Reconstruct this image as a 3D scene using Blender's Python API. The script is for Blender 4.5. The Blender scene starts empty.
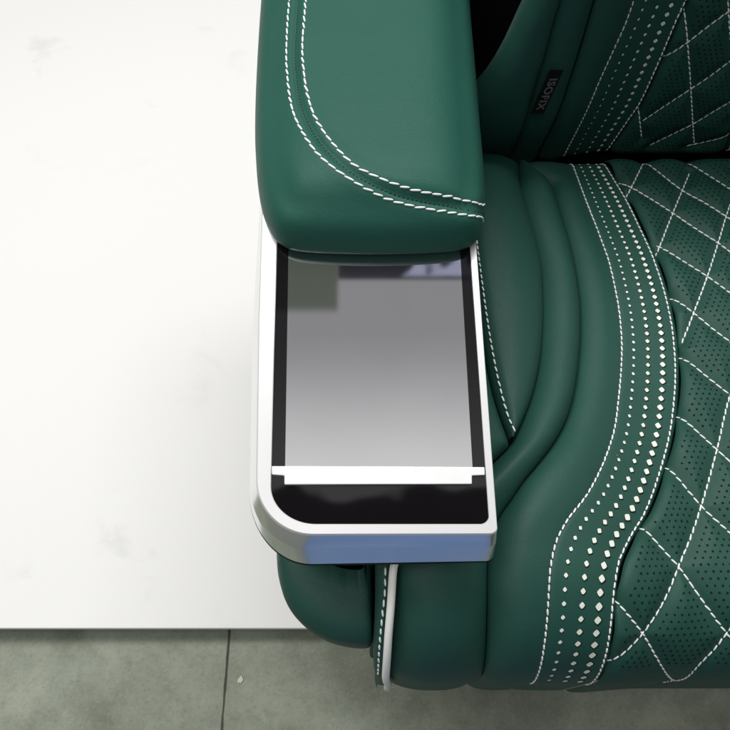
import bpy, math, random
import numpy as np
random.seed(7)
rng = np.random.default_rng(7)
R = math.radians
scene = bpy.context.scene

# ---------------------------------------------------------------- camera, world, light
TILT = R(27.0)
CAM = np.array([0.0, 0.0, 1.0])
FPX = 732.0
cd = bpy.data.cameras.new("camera")
cam = bpy.data.objects.new("camera", cd)
scene.collection.objects.link(cam)
cam.location = CAM
cam.rotation_euler = (TILT, 0, 0)
cd.sensor_width = 36.0
cd.lens = 36.0 * FPX / 730.0
cd.clip_start = 0.01
cd.clip_end = 200
scene.camera = cam

scene.view_settings.view_transform = 'Standard'
scene.view_settings.look = 'None'
scene.view_settings.exposure = 0.0
scene.view_settings.gamma = 1.0

world = bpy.data.worlds.new("World")
scene.world = world
world.use_nodes = True


class NT:
    """small node helper"""
    def __init__(self, tree):
        self.t = tree
        self.n = tree.nodes
        self.l = tree.links

    def node(self, typ, **kw):
        n = self.n.new(typ)
        for k, v in kw.items():
            setattr(n, k, v)
        return n

    def put(self, sock, v):
        if isinstance(v, bpy.types.NodeSocket):
            self.l.new(v, sock)
        elif v is not None:
            sock.default_value = v

    def math(self, op, a, b=None, c=None, clamp=False):
        n = self.node('ShaderNodeMath', operation=op)
        n.use_clamp = clamp
        self.put(n.inputs[0], a)
        if b is not None:
            self.put(n.inputs[1], b)
        if c is not None:
            self.put(n.inputs[2], c)
        return n.outputs[0]

    def ss(self, x, a, b):
        n = self.node('ShaderNodeMapRange', interpolation_type='SMOOTHSTEP')
        self.put(n.inputs[0], x)
        n.inputs[1].default_value = a
        n.inputs[2].default_value = b
        n.inputs[3].default_value = 0
        n.inputs[4].default_value = 1
        return n.outputs[0]

    def box(self, x, a, b, w):
        return self.math('MULTIPLY', self.ss(x, a - w, a + w), self.math('SUBTRACT', 1.0, self.ss(x, b - w, b + w)))

    def mix(self, fac, a, b, blend='MIX'):
        n = self.node('ShaderNodeMix', data_type='RGBA', blend_type=blend)
        self.put(n.inputs[0], fac)
        self.put(n.inputs[6], a)
        self.put(n.inputs[7], b)
        return n.outputs[2]


def rgba(c):
    return (c[0], c[1], c[2], 1.0)


def build_world():
    """a hall: bright ceiling overhead and behind the seat, dimmer towards the viewer"""
    t = NT(world.node_tree)
    t.n.clear()
    out = t.node('ShaderNodeOutputWorld')
    bg = t.node('ShaderNodeBackground')
    t.l.new(bg.outputs[0], out.inputs[0])
    tc = t.node('ShaderNodeTexCoord')
    sp = t.node('ShaderNodeSeparateXYZ')
    t.l.new(tc.outputs['Generated'], sp.inputs[0])
    X, Y, Z = sp.outputs
    zc = t.math('MAXIMUM', Z, 0.02)
    u = t.math('DIVIDE', X, zc)
    v = t.math('DIVIDE', Y, zc)
    ceil = rgba((1.0, 1.0, 1.0))
    wall_front = rgba((0.032, 0.035, 0.032))
    wall_back = rgba((0.24, 0.25, 0.24))
    low = t.mix(t.ss(Y, -0.3, 0.35), wall_front, wall_back)
    # added blue patch for the photographer's jeans, reflected by the console front
    blue = t.math('MULTIPLY', t.math('MULTIPLY', t.box(X, -0.12, 0.26, 0.07), t.box(Z, -0.80, 0.50, 0.07)), t.math('LESS_THAN', Y, -0.3))
    side = t.math('MULTIPLY', t.box(X, -1.2, -0.14, 0.03), t.box(Z, -0.8, 0.5, 0.08))  # olive grey patch added for the bevel's left corner to reflect
    low = t.mix(t.math('MULTIPLY', side, t.math('LESS_THAN', Y, -0.1)), low, rgba((0.30, 0.31, 0.26)))
    nb = t.node('ShaderNodeTexNoise')
    nb.inputs['Scale'].default_value = 10
    nb.inputs['Detail'].default_value = 3
    t.l.new(tc.outputs['Generated'], nb.inputs['Vector'])
    bcol = t.mix(t.ss(nb.outputs['Fac'], 0.35, 0.65), rgba((0.10, 0.27, 0.78)), rgba((0.28, 0.46, 0.86)))
    low = t.mix(blue, low, bcol)
    bright = t.math('MULTIPLY', t.ss(X, 0.15, 0.5), t.ss(Y, -0.3, 0.1))  # bright side added to the world to lift the pad's right edge
    low = t.mix(bright, low, rgba((0.95, 0.95, 0.92)))
    col = t.mix(t.ss(Z, 0.60, 0.90), low, ceil)
    # darker ceiling over the viewer's side
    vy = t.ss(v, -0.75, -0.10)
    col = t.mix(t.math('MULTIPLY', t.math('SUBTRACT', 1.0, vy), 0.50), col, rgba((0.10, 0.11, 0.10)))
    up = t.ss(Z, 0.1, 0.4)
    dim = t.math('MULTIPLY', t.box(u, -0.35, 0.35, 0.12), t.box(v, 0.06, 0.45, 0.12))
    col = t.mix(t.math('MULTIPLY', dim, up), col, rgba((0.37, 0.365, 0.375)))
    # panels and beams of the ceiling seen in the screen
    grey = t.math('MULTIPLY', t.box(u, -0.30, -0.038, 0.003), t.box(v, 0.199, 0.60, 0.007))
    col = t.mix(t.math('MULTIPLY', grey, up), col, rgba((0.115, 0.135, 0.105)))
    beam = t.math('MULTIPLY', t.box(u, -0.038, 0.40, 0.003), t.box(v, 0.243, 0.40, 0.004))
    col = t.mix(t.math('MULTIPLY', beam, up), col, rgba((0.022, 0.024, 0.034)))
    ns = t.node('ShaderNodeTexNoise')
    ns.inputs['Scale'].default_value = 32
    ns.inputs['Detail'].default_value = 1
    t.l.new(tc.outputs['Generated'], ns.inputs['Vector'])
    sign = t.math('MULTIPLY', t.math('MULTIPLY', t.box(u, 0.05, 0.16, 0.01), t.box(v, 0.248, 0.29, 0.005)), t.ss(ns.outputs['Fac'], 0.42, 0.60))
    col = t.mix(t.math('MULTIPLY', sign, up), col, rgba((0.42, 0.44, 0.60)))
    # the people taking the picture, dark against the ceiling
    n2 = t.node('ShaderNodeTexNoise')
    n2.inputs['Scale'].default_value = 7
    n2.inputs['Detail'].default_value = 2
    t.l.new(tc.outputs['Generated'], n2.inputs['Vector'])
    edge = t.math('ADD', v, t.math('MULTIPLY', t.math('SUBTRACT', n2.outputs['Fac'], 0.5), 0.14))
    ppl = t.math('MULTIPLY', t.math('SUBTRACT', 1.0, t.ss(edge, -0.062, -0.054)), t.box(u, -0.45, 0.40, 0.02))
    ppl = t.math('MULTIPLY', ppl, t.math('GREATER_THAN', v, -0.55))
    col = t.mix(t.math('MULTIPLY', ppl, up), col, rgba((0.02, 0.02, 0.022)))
    t.l.new(col, bg.inputs[0])
    bg.inputs[1].default_value = 0.80


build_world()


def area_lamp(name, loc, target, sx, sy, power, col):
    ld = bpy.data.lights.new(name, 'AREA')
    ld.shape = 'RECTANGLE'
    ld.size = sx
    ld.size_y = sy
    ld.energy = power
    ld.color = col
    o = bpy.data.objects.new(name, ld)
    scene.collection.objects.link(o)
    o.location = loc
    from mathutils import Vector
    o.rotation_euler = (Vector(target) - Vector(loc)).to_track_quat('-Z', 'Y').to_euler()
    return o


area_lamp("hall_lamp", (-0.35, 1.30, 2.7), (0.0, 0.25, 0.3), 2.8, 0.5, 68, (1.0, 0.985, 0.96))
area_lamp("front_fill", (-0.75, -0.45, 2.9), (-0.1, 0.15, 0.2), 1.8, 0.4, 19, (1.0, 0.99, 0.97))  # unseen fill added to lift the floor, platform and seat front

# ---------------------------------------------------------------- pixel rays (photo pixels, 730 wide)
FWD = np.array([0, math.sin(TILT), -math.cos(TILT)])
UP = np.array([0, math.cos(TILT), math.sin(TILT)])
RIGHT = np.array([1.0, 0, 0])


def proj(P):
    v = np.asarray(P, float) - CAM
    d = v @ FWD
    return 365 + FPX * v[..., 0] / d, 365 - FPX * (v @ UP) / d


def ray(px, py):
    d = FWD + RIGHT * ((px - 365) / FPX) + UP * ((365 - py) / FPX)
    return d / np.linalg.norm(d)


def on_plane(px, py, p0, n):
    d = ray(px, py)
    t = np.dot(np.asarray(p0) - CAM, n) / np.dot(d, n)
    return CAM + d * t


def at_z(px, py, z):
    return on_plane(px, py, (0, 0, z), np.array([0, 0, 1.0]))


class Pchip:
    """monotone cubic through points, straight beyond the ends"""
    def __init__(self, x, y):
        x = np.asarray(x, float)
        y = np.asarray(y, float)
        o = np.argsort(x)
        x, y = x[o], y[o]
        k = np.concatenate(([True], np.diff(x) > 1e-5))
        x, y = x[k], y[k]
        h = np.diff(x)
        dl = np.diff(y) / h
        n = len(x)
        d = np.zeros(n)
        if n == 2:
            d[:] = dl[0]
        else:
            for i in range(1, n - 1):
                if dl[i - 1] * dl[i] > 0:
                    w1 = 2 * h[i] + h[i - 1]
                    w2 = h[i] + 2 * h[i - 1]
                    d[i] = (w1 + w2) / (w1 / dl[i - 1] + w2 / dl[i])
            d[0] = dl[0]
            d[-1] = dl[-1]
        self.x, self.y, self.d, self.h = x, y, d, h

    def __call__(self, q):
        q = np.asarray(q, float)
        x, y, d, h = self.x, self.y, self.d, self.h
        i = np.clip(np.searchsorted(x, q) - 1, 0, len(x) - 2)
        t = (q - x[i]) / h[i]
        t2, t3 = t * t, t * t * t
        r = ((2 * t3 - 3 * t2 + 1) * y[i] + (t3 - 2 * t2 + t) * h[i] * d[i]
             + (-2 * t3 + 3 * t2) * y[i + 1] + (t3 - t2) * h[i] * d[i + 1])
        lo, hi = q < x[0], q > x[-1]
        r = np.where(lo, y[0] + np.clip(d[0], -1.3, 1.3) * (q - x[0]), r)
        r = np.where(hi, y[-1] + np.clip(d[-1], -.3, .3) * np.minimum(q - x[-1], .03), r)
        return r


def sstep(x, a, b):
    t = np.clip((np.asarray(x, float) - a) / (b - a), 0, 1)
    return t * t * (3 - 2 * t)


# ---------------------------------------------------------------- materials
def principled(name):
    m = bpy.data.materials.new(name)
    m.use_nodes = True
    t = NT(m.node_tree)
    b = t.n['Principled BSDF']
    return m, t, b


def leather(name, col, rough=0.42, bump=0.26, spec=0.24):
    m, t, b = principled(name)
    tc = t.node('ShaderNodeTexCoord')
    n1 = t.node('ShaderNodeTexNoise')
    n1.inputs['Scale'].default_value = 9
    n1.inputs['Detail'].default_value = 3
    t.l.new(tc.outputs['Object'], n1.inputs['Vector'])
    c = t.mix(n1.outputs['Fac'], rgba([k * 0.90 for k in col]), rgba([k * 1.10 for k in col]))
    # fine grain
    vo = t.node('ShaderNodeTexVoronoi', feature='DISTANCE_TO_EDGE')
    vo.inputs['Scale'].default_value = 900
    t.l.new(tc.outputs['Object'], vo.inputs['Vector'])
    n2 = t.node('ShaderNodeTexNoise')
    n2.inputs['Scale'].default_value = 420
    n2.inputs['Detail'].default_value = 4
    t.l.new(tc.outputs['Object'], n2.inputs['Vector'])
    hsum = t.math('ADD', t.math('MULTIPLY', t.ss(vo.outputs['Distance'], 0, 0.25), 0.5), n2.outputs['Fac'])
    bp = t.node('ShaderNodeBump')
    bp.inputs['Strength'].default_value = bump
    bp.inputs['Distance'].default_value = 0.0006
    t.l.new(hsum, bp.inputs['Height'])
    # soft handling creases
    n3 = t.node('ShaderNodeTexNoise')
    n3.inputs['Scale'].default_value = 22
    n3.inputs['Detail'].default_value = 2
    t.l.new(tc.outputs['Object'], n3.inputs['Vector'])
    bp2 = t.node('ShaderNodeBump')
    bp2.inputs['Strength'].default_value = 0.32
    bp2.inputs['Distance'].default_value = 0.004
    t.l.new(n3.outputs['Fac'], bp2.inputs['Height'])
    t.l.new(bp2.outputs[0], bp.inputs['Normal'])
    t.l.new(bp.outputs[0], b.inputs['Normal'])
    # specks of dust
    dv = t.node('ShaderNodeTexVoronoi', feature='F1')
    dv.inputs['Scale'].default_value = 70
    t.l.new(tc.outputs['Object'], dv.inputs['Vector'])
    wn = t.node('ShaderNodeSeparateColor')
    t.l.new(dv.outputs['Color'], wn.inputs[0])
    speck = t.math('MULTIPLY', t.math('LESS_THAN', dv.outputs['Distance'], 0.035), t.math('GREATER_THAN', wn.outputs[0], 0.86))
    c = t.mix(t.math('MULTIPLY', speck, 0.35), c, rgba((.45, .5, .46)))
    t.l.new(c, b.inputs['Base Color'])
    t.put(b.inputs['Roughness'], t.math('ADD', rough - 0.05, t.math('MULTIPLY', n1.outputs['Fac'], 0.10)))
    b.inputs['Specular IOR Level'].default_value = spec
    b.inputs['Sheen Weight'].default_value = 0.0
    return m


def simple(name, col, rough=0.5, metal=0.0, spec=0.5):
    m, t, b = principled(name)
    tc = t.node('ShaderNodeTexCoord')
    n1 = t.node('ShaderNodeTexNoise')
    n1.inputs['Scale'].default_value = 60
    n1.inputs['Detail'].default_value = 3
    t.l.new(tc.outputs['Object'], n1.inputs['Vector'])
    c = t.mix(n1.outputs['Fac'], rgba([k * 0.94 for k in col]), rgba([min(1, k * 1.06) for k in col]))
    t.l.new(c, b.inputs['Base Color'])
    b.inputs['Roughness'].default_value = rough
    b.inputs['Metallic'].default_value = metal
    b.inputs['Specular IOR Level'].default_value = spec
    return m


GREEN = (0.0185, 0.073, 0.057)
M_PAD = leather("pad_leather", (0.019, 0.090, 0.067), 0.46, 0.22, 0.15)
M_LEATHER = leather("green_leather", GREEN, 0.48)
M_INSERT = leather("perforated_leather", (0.0165, 0.067, 0.051), 0.50)
M_THREAD = simple("white_thread", (0.80, 0.82, 0.80), 0.75)
M_GREY_THREAD = simple("dark_thread", (0.008, 0.03, 0.022), 0.8)
M_PIPING = simple("white_piping", (0.90, 0.89, 0.86), 0.40)
M_CUT = simple("white_backing", (0.78, 0.80, 0.72), 0.6)
M_HOLE = simple("hole_shadow", (0.006, 0.018, 0.014), 0.9, spec=0.1)
M_BLACK = simple("black_plastic", (0.006, 0.006, 0.007), 0.6, spec=0.3)
M_DARKRUBBER = simple("dark_lip", (0.006, 0.014, 0.012), 0.5, spec=0.3)
M_TAG = simple("tag_cloth", (0.006, 0.007, 0.007), 0.8, spec=0.2)
M_TAGTEXT = simple("tag_print", (0.13, 0.13, 0.125), 0.7)
M_GLASS = simple("black_glass", (0.006, 0.005, 0.006), 0.035, spec=0.55)
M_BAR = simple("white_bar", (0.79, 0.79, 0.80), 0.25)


def silver(name, col, metal, rough):
    m, t, b = principled(name)
    b.inputs['Base Color'].default_value = rgba(col)
    b.inputs['Metallic'].default_value = metal
    b.inputs['Roughness'].default_value = rough
    tc = t.node('ShaderNodeTexCoord')
    n = t.node('ShaderNodeTexNoise')
    n.inputs['Scale'].default_value = 300
    t.l.new(tc.outputs['Object'], n.inputs['Vector'])
    bp = t.node('ShaderNodeBump')
    bp.inputs['Strength'].default_value = 0.03
    bp.inputs['Distance'].default_value = 0.001
    t.l.new(n.outputs['Fac'], bp.inputs['Height'])
    t.l.new(bp.outputs[0], b.inputs['Normal'])
    return m


M_SILVER = silver("silver_lacquer", (0.77, 0.77, 0.78), 0.45, 0.30)
M_CHROME = silver("satin_chrome", (0.88, 0.89, 0.88), 0.90, 0.20)


def display_mat():
    m, t, b = principled("grey_display")
    tc = t.node('ShaderNodeTexCoord')
    n = t.node('ShaderNodeTexNoise')
    n.inputs['Scale'].default_value = 16
    n.inputs['Detail'].default_value = 4
    t.l.new(tc.outputs['Object'], n.inputs['Vector'])
    wv = t.node('ShaderNodeTexNoise')
    wv.inputs['Scale'].default_value = 1.0
    mp = t.node('ShaderNodeMapping')
    mp.inputs['Scale'].default_value = (900, 18, 18)
    t.l.new(tc.outputs['Object'], mp.inputs['Vector'])
    t.l.new(mp.outputs[0], wv.inputs['Vector'])
    c = t.mix(n.outputs['Fac'], rgba((.68, .675, .685)), rgba((.77, .765, .775)))
    c = t.mix(t.math('MULTIPLY', wv.outputs['Fac'], 0.12), c, rgba((.88, .88, .91)))
    # dust
    dv = t.node('ShaderNodeTexVoronoi', feature='F1')
    dv.inputs['Scale'].default_value = 160
    t.l.new(tc.outputs['Object'], dv.inputs['Vector'])
    wn = t.node('ShaderNodeSeparateColor')
    t.l.new(dv.outputs['Color'], wn.inputs[0])
    speck = t.math('MULTIPLY', t.math('LESS_THAN', dv.outputs['Distance'], 0.05), t.math('GREATER_THAN', wn.outputs[0], 0.93))
    c = t.mix(t.math('MULTIPLY', speck, 0.6), c, rgba((.8, .8, .8)))
    t.l.new(c, b.inputs['Base Color'])
    b.inputs['Metallic'].default_value = 0.98
    t.put(b.inputs['Roughness'], t.math('ADD', 0.01, t.math('MULTIPLY', n.outputs['Fac'], 0.05)))
    return m


M_DISPLAY = display_mat()


def concrete():
    m, t, b = principled("concrete")
    tc = t.node('ShaderNodeTexCoord')
    n1 = t.node('ShaderNodeTexNoise')
    n1.inputs['Scale'].default_value = 5
    n1.inputs['Detail'].default_value = 8
    n1.inputs['Roughness'].default_value = 0.65
    t.l.new(tc.outputs['Object'], n1.inputs['Vector'])
    n2 = t.node('ShaderNodeTexNoise')
    n2.inputs['Scale'].default_value = 60
    n2.inputs['Detail'].default_value = 6
    n2.inputs['Roughness'].default_value = 0.7
    t.l.new(tc.outputs['Object'], n2.inputs['Vector'])
    c = t.mix(t.ss(n1.outputs['Fac'], 0.32, 0.68), rgba((.135, .152, .112)), rgba((.285, .315, .25)))
    c = t.mix(t.math('MULTIPLY', t.ss(n2.outputs['Fac'], 0.45, 0.75), 0.35), c, rgba((.11, .122, .09)))
    n3 = t.node('ShaderNodeTexNoise')
    n3.inputs['Scale'].default_value = 14
    n3.inputs['Detail'].default_value = 5
    t.l.new(tc.outputs['Object'], n3.inputs['Vector'])
    c = t.mix(t.math('MULTIPLY', t.ss(n3.outputs['Fac'], 0.56, 0.72), 0.35), c, rgba((.36, .37, .30)))
    n4 = t.node('ShaderNodeTexNoise')
    n4.inputs['Scale'].default_value = 210
    n4.inputs['Detail'].default_value = 6
    n4.inputs['Roughness'].default_value = 0.75
    t.l.new(tc.outputs['Object'], n4.inputs['Vector'])
    c = t.mix(t.math('MULTIPLY', t.ss(n4.outputs['Fac'], 0.52, 0.70), 0.40), c, rgba((.09, .10, .075)))
    c = t.mix(t.math('MULTIPLY', t.ss(n4.outputs['Fac'], 0.46, 0.30), 0.30), c, rgba((.40, .42, .35)))
    t.l.new(c, b.inputs['Base Color'])
    bp = t.node('ShaderNodeBump')
    bp.inputs['Strength'].default_value = 0.5
    bp.inputs['Distance'].default_value = 0.002
    t.l.new(n4.outputs['Fac'], bp.inputs['Height'])
    t.l.new(bp.outputs[0], b.inputs['Normal'])
    b.inputs['Roughness'].default_value = 0.6
    return m


def platform_mat():
    m, t, b = principled("white_board")
    tc = t.node('ShaderNodeTexCoord')
    n1 = t.node('ShaderNodeTexNoise')
    n1.inputs['Scale'].default_value = 7
    n1.inputs['Detail'].default_value = 7
    n1.inputs['Roughness'].default_value = 0.6
    n1.inputs['Distortion'].default_value = 0.5
    t.l.new(tc.outputs['Object'], n1.inputs['Vector'])
    n2 = t.node('ShaderNodeTexNoise')
    n2.inputs['Scale'].default_value = 2.2
    n2.inputs['Detail'].default_value = 2
    t.l.new(tc.outputs['Object'], n2.inputs['Vector'])
    s = t.math('MULTIPLY', t.ss(n1.outputs['Fac'], 0.57, 0.72), t.ss(n2.outputs['Fac'], 0.42, 0.62))
    c = t.mix(t.math('MULTIPLY', s, 0.5), rgba((.80, .798, .785)), rgba((.64, .637, .62)))
    t.l.new(c, b.inputs['Base Color'])
    b.inputs['Roughness'].default_value = 0.55
    return m


M_CONCRETE = concrete()
M_PLATFORM = platform_mat()
M_SEAM = simple("floor_joint", (0.055, 0.062, 0.05), 0.9)


# ---------------------------------------------------------------- mesh helpers
def link_mesh(name, verts, faces, mat, parent=None, smooth=True, autosmooth=None):
    me = bpy.data.meshes.new(name)
    me.from_pydata([tuple(map(float, v)) for v in verts], [], [tuple(map(int, f)) for f in faces])
    me.update()
    if smooth:
        me.polygons.foreach_set('use_smooth', [True] * len(me.polygons))
    me.materials.append(mat)
    o = bpy.data.objects.new(name, me)
    scene.collection.objects.link(o)
    if parent:
        o.parent = parent
    if autosmooth:
        md = o.modifiers.new("edge", 'EDGE_SPLIT')
        md.split_angle = R(autosmooth)
    return o


class Geo:
    def __init__(self):
        self.v, self.f, self.k = [], [], 0

    def add(self, v, f):
        self.v.append(np.asarray(v, float))
        self.f += [tuple(i + self.k for i in q) for q in f]
        self.k += len(v)

    def build(self, name, mat, parent, **kw):
        if not self.v:
            return None
        return link_mesh(name, np.concatenate(self.v), self.f, mat, parent, **kw)


def grid_faces(nr, nc, closed=False):
    f = []
    for i in range(nr - 1):
        for j in range(nc if closed else nc - 1):
            j2 = (j + 1) % nc
            f.append((i * nc + j, i * nc + j2, (i + 1) * nc + j2, (i + 1) * nc + j))
    return f


def fix_normals(o, outside):
    """flip so that faces look towards the point"""
    me = o.data
    me.update()
    c = np.zeros(len(me.polygons) * 3)
    n = np.zeros(len(me.polygons) * 3)
    me.polygons.foreach_get('center', c)
    me.polygons.foreach_get('normal', n)
    c = c.reshape(-1, 3)
    n = n.reshape(-1, 3)
    if np.sum((np.asarray(outside) - c) * n) < 0:
        me.flip_normals()


def stitch_row(geo, P, N, pitch, length, width, lift=0.10, jitter=0.10, height=0.75, skew=0.10):
    """a row of thread stitches along polyline P with surface normals N"""
    P = np.asarray(P)
    N = np.asarray(N)
    seg = np.linalg.norm(np.diff(P, axis=0), axis=1)
    L = np.concatenate(([0], np.cumsum(seg)))
    tot = L[-1]
    n = max(1, int(tot / pitch))
    ring = 6
    prof = [(-.5, .25), (-.40, .80), (-.15, 1.0), (.15, 1.0), (.40, .80), (.5, .25)]
    ang = np.arange(ring) * 2 * math.pi / ring

    def at(s):
        return np.array([np.interp(s, L, P[:, k]) for k in range(3)])
    for i in range(n):
        s = (i + .5) * tot / n
        ln = length * (1 + random.uniform(-.08, .08))
        a, b = at(max(0, s - ln / 2)), at(min(tot, s + ln / 2))
        c = at(s)
        t = b - a
        lt = np.linalg.norm(t)
        if lt < 1e-6:
            continue
        t /= lt
        nn = np.array([np.interp(s, L, N[:, k]) for k in range(3)])
        nn /= np.linalg.norm(nn)
        w = np.cross(nn, t)
        w /= np.linalg.norm(w)
        t = t + w * (skew + random.uniform(-jitter, jitter))
        t /= np.linalg.norm(t)
        w = np.cross(nn, t)
        w /= np.linalg.norm(w)
        vs = []
        for (q, r_) in prof:
            cc = c + t * (q * ln) + nn * (width * (lift + 0.18 * (r_ - 1)))
            for x in ang:
                vs.append(cc + w * (math.cos(x) * width / 2 * r_) + nn * (math.sin(x) * width / 2 * r_ * height))
        f = grid_faces(len(prof), ring, True)
        f.append(tuple(range(ring))[::-1])
        f.append(tuple(range((len(prof) - 1) * ring, len(prof) * ring)))
        geo.add(vs, f)


def tube(geo, P, rad, ring=10):
    P = np.asarray(P)
    T = np.gradient(P, axis=0)
    T /= np.linalg.norm(T, axis=1)[:, None]
    ref = np.array([1.0, 0.2, 0.1])
    vs = []
    for p, t in zip(P, T):
        a = np.cross(t, ref)
        a /= np.linalg.norm(a)
        b = np.cross(t, a)
        for x in np.arange(ring) * 2 * math.pi / ring:
            vs.append(p + a * math.cos(x) * rad + b * math.sin(x) * rad)
    f = grid_faces(len(P), ring, True)
    f.append(tuple(range(ring)))
    f.append(tuple(range((len(P) - 1) * ring, len(P) * ring))[::-1])
    geo.add(vs, f)


def empty(name, loc, parent=None):
    o = bpy.data.objects.new(name, None)
    o.empty_display_size = 0.1
    scene.collection.objects.link(o)
    o.location = loc
    if parent:
        o.parent = parent
    return o


# ---------------------------------------------------------------- setting
FLOOR_D = .034
PLAT_EDGE = at_z(365, 628.5, 0.0)[1]


def slab(name, x0, x1, y0, y1, z0, z1, mat, bev=0.0):
    vs = [(x0, y0, z0), (x1, y0, z0), (x1, y1, z0), (x0, y1, z0), (x0, y0, z1), (x1, y0, z1), (x1, y1, z1), (x0, y1, z1)]
    fs = [(3, 2, 1, 0), (4, 5, 6, 7), (0, 1, 5, 4), (1, 2, 6, 5), (2, 3, 7, 6), (3, 0, 4, 7)]
    return link_mesh(name, vs, fs, mat, smooth=False)


fl = link_mesh("floor", [(-12, -.36, -FLOOR_D), (12, -.36, -FLOOR_D), (12, 12, -FLOOR_D), (-12, 12, -FLOOR_D)], [(0, 1, 2, 3)], M_CONCRETE, smooth=False)
fl["kind"] = "structure"
fl["label"] = "worn grey green concrete floor in front of the white board"
fl["category"] = "floor"
pl = slab("platform", -3.2, 3.2, PLAT_EDGE, 4.0, -.012, 0.0, M_PLATFORM)
md = pl.modifiers.new("edge", 'BEVEL')
md.width = .0015
md.segments = 2
pl["kind"] = "structure"
pl["label"] = "smudged white display board under the green seat"
pl["category"] = "platform"
ft = slab("platform_base", -3.1, 3.1, PLAT_EDGE + .10, 3.9, -FLOOR_D + .0002, -.0122, M_BLACK)
ft["kind"] = "structure"
ft["label"] = "dark batten base carrying the white display board"
ft["category"] = "platform"
# joint in the concrete
jx = at_z(232, 660, -FLOOR_D)[0]
jv = []
jy = np.linspace(-.355, PLAT_EDGE + .2, 60)
jw = np.cumsum(rng.normal(0, .0004, 60))
for y, w in zip(jy, jw):
    ww = .0014 + random.uniform(-.0007, .0006)
    jv += [(jx + w - ww, y, -FLOOR_D + .0015), (jx + w + ww, y, -FLOOR_D + .0015)]
jo = link_mesh("floor_joint", jv, grid_faces(60, 2), M_SEAM, smooth=False)
jo["kind"] = "structure"
jo["label"] = "thin dark joint running across the concrete floor"
jo["category"] = "floor"

cx_, cy_ = at_z(240.5, 680, -FLOOR_D)[:2]
cv = []
for i in range(14):
    th = i * 2 * math.pi / 14
    r_ = .0042 * random.uniform(.5, 1.15)
    cv.append((cx_ + r_ * math.cos(th) * .8, cy_ + r_ * math.sin(th) * 1.2 + .4 * r_ * math.cos(th), -FLOOR_D + .002))
ch = link_mesh("floor_chip", cv, [tuple(range(14))], simple("bare_chip", (.55, .55, .47), .9), smooth=False)
ch["kind"] = "structure"
ch["label"] = "small pale chip in the concrete beside the dark joint"
ch["category"] = "floor"

# ---------------------------------------------------------------- base surfaces (X across, s along)
XC = 0.309          # middle of the seat


class Cushion:
    """rear (s = 0) to front, rolling down over the front edge"""
    XC = XC + .024
    Y0, Z0 = 0.562, 0.405
    SL = R(5.0)
    L = 0.4405
    RAD = 0.075
    s0, s1 = 0.0, 0.4405 + 0.075 * 1.5 + 0.10
    OUT = np.array([0.3, 0.0, 1.5])

    def f(self, X, s):
        X = np.asarray(X, float)
        s = np.asarray(s, float)
        c, sn = math.cos(self.SL), math.sin(self.SL)
        a1 = R(95) + self.SL
        sa = np.clip(s, 0, self.L)
        # slightly crowned seat
        crown = 0.010 * np.sin(np.clip(s / self.L, 0, 1) * math.pi)
        rear = -0.05 * (1 - np.clip(s / 0.028, 0, 1)) ** 2
        Y = self.Y0 - sa * c
        Z = self.Z0 + sa * sn + crown + rear
        ph = np.clip((s - self.L) / self.RAD, 0, a1)
        # arc starting with upward slope SL
        Y = Y - self.RAD * (np.sin(ph - self.SL) + sn)
        Z = Z - self.RAD * (c - np.cos(ph - self.SL))
        rest = np.maximum(0, s - self.L - self.RAD * a1)
        Z = Z - rest
        a = np.abs(X - self.XC) - .024
        H = (.35 + .65 * sstep(s, -.02, .13)) * 0.040 * sstep(a, .06, .20) * (1 - 0.45 * sstep(s, .38, .56)) + .012 * sstep(a, .2, .3)
        # narrow outer corners turn back a little
        Y = Y + 0.006 * sstep(a, .26, .34) - .004 * sstep(a, .06, .13)
        return np.stack([X + 0 * s, Y + 0 * X, Z + H], -1)


class Backrest:
    XC = XC + .028
    Y0, Z0 = 0.585, 0.366
    REC = R(3)
    s0, s1 = 0.0, 0.46
    OUT = np.array([0.3, -1.0, 1.2])

    def f(self, X, s):
        X = np.asarray(X, float)
        s = np.asarray(s, float)
        sn, c = math.sin(self.REC), math.cos(self.REC)
        a = np.abs(X - self.XC)
        H = (.55 + .45 * sstep(s, .01, .12)) * 0.045 * sstep(a, .06, .19)
        low = -0.03 * (1 - np.clip(s / 0.02, 0, 1)) ** 2 + 0.014 * np.sin(np.clip(s / .3, 0, 1) * math.pi)
        b = H + low
        return np.stack([X + 0 * s, self.Y0 + s * sn - b * c, self.Z0 + s * c + b * sn], -1)


def normal_of(S, X, s, e=6e-4):
    du = S.f(X + e, s) - S.f(X - e, s)
    dv = S.f(X, s + e) - S.f(X, s - e)
    n = np.cross(du, dv)
    n /= np.linalg.norm(n, axis=-1)[..., None] + 1e-12
    ref = S.OUT - S.f(X, s)
    sg = np.sign(np.sum(n * ref, -1))[..., None]
    # keep orientation consistent over the roll: use sign at the middle of the sheet
    x0, s_ = np.array(XC + .12), np.array(.25)
    du0 = S.f(x0 + e, s_) - S.f(x0 - e, s_)
    dv0 = S.f(x0, s_ + e) - S.f(x0, s_ - e)
    n0 = np.cross(du0, dv0)
    k = 1.0 if np.dot(n0, S.OUT - S.f(x0, s_)) > 0 else -1.0
    return n * k


def prep(S):
    gx, gs = np.meshgrid(np.linspace(-.15, .62, 120), np.linspace(S.s0, S.s1, 140), indexing='ij')
    P = S.f(gx, gs)
    S.gpx, S.gpy = proj(P)
    S.gx, S.gs = gx, gs


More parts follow.
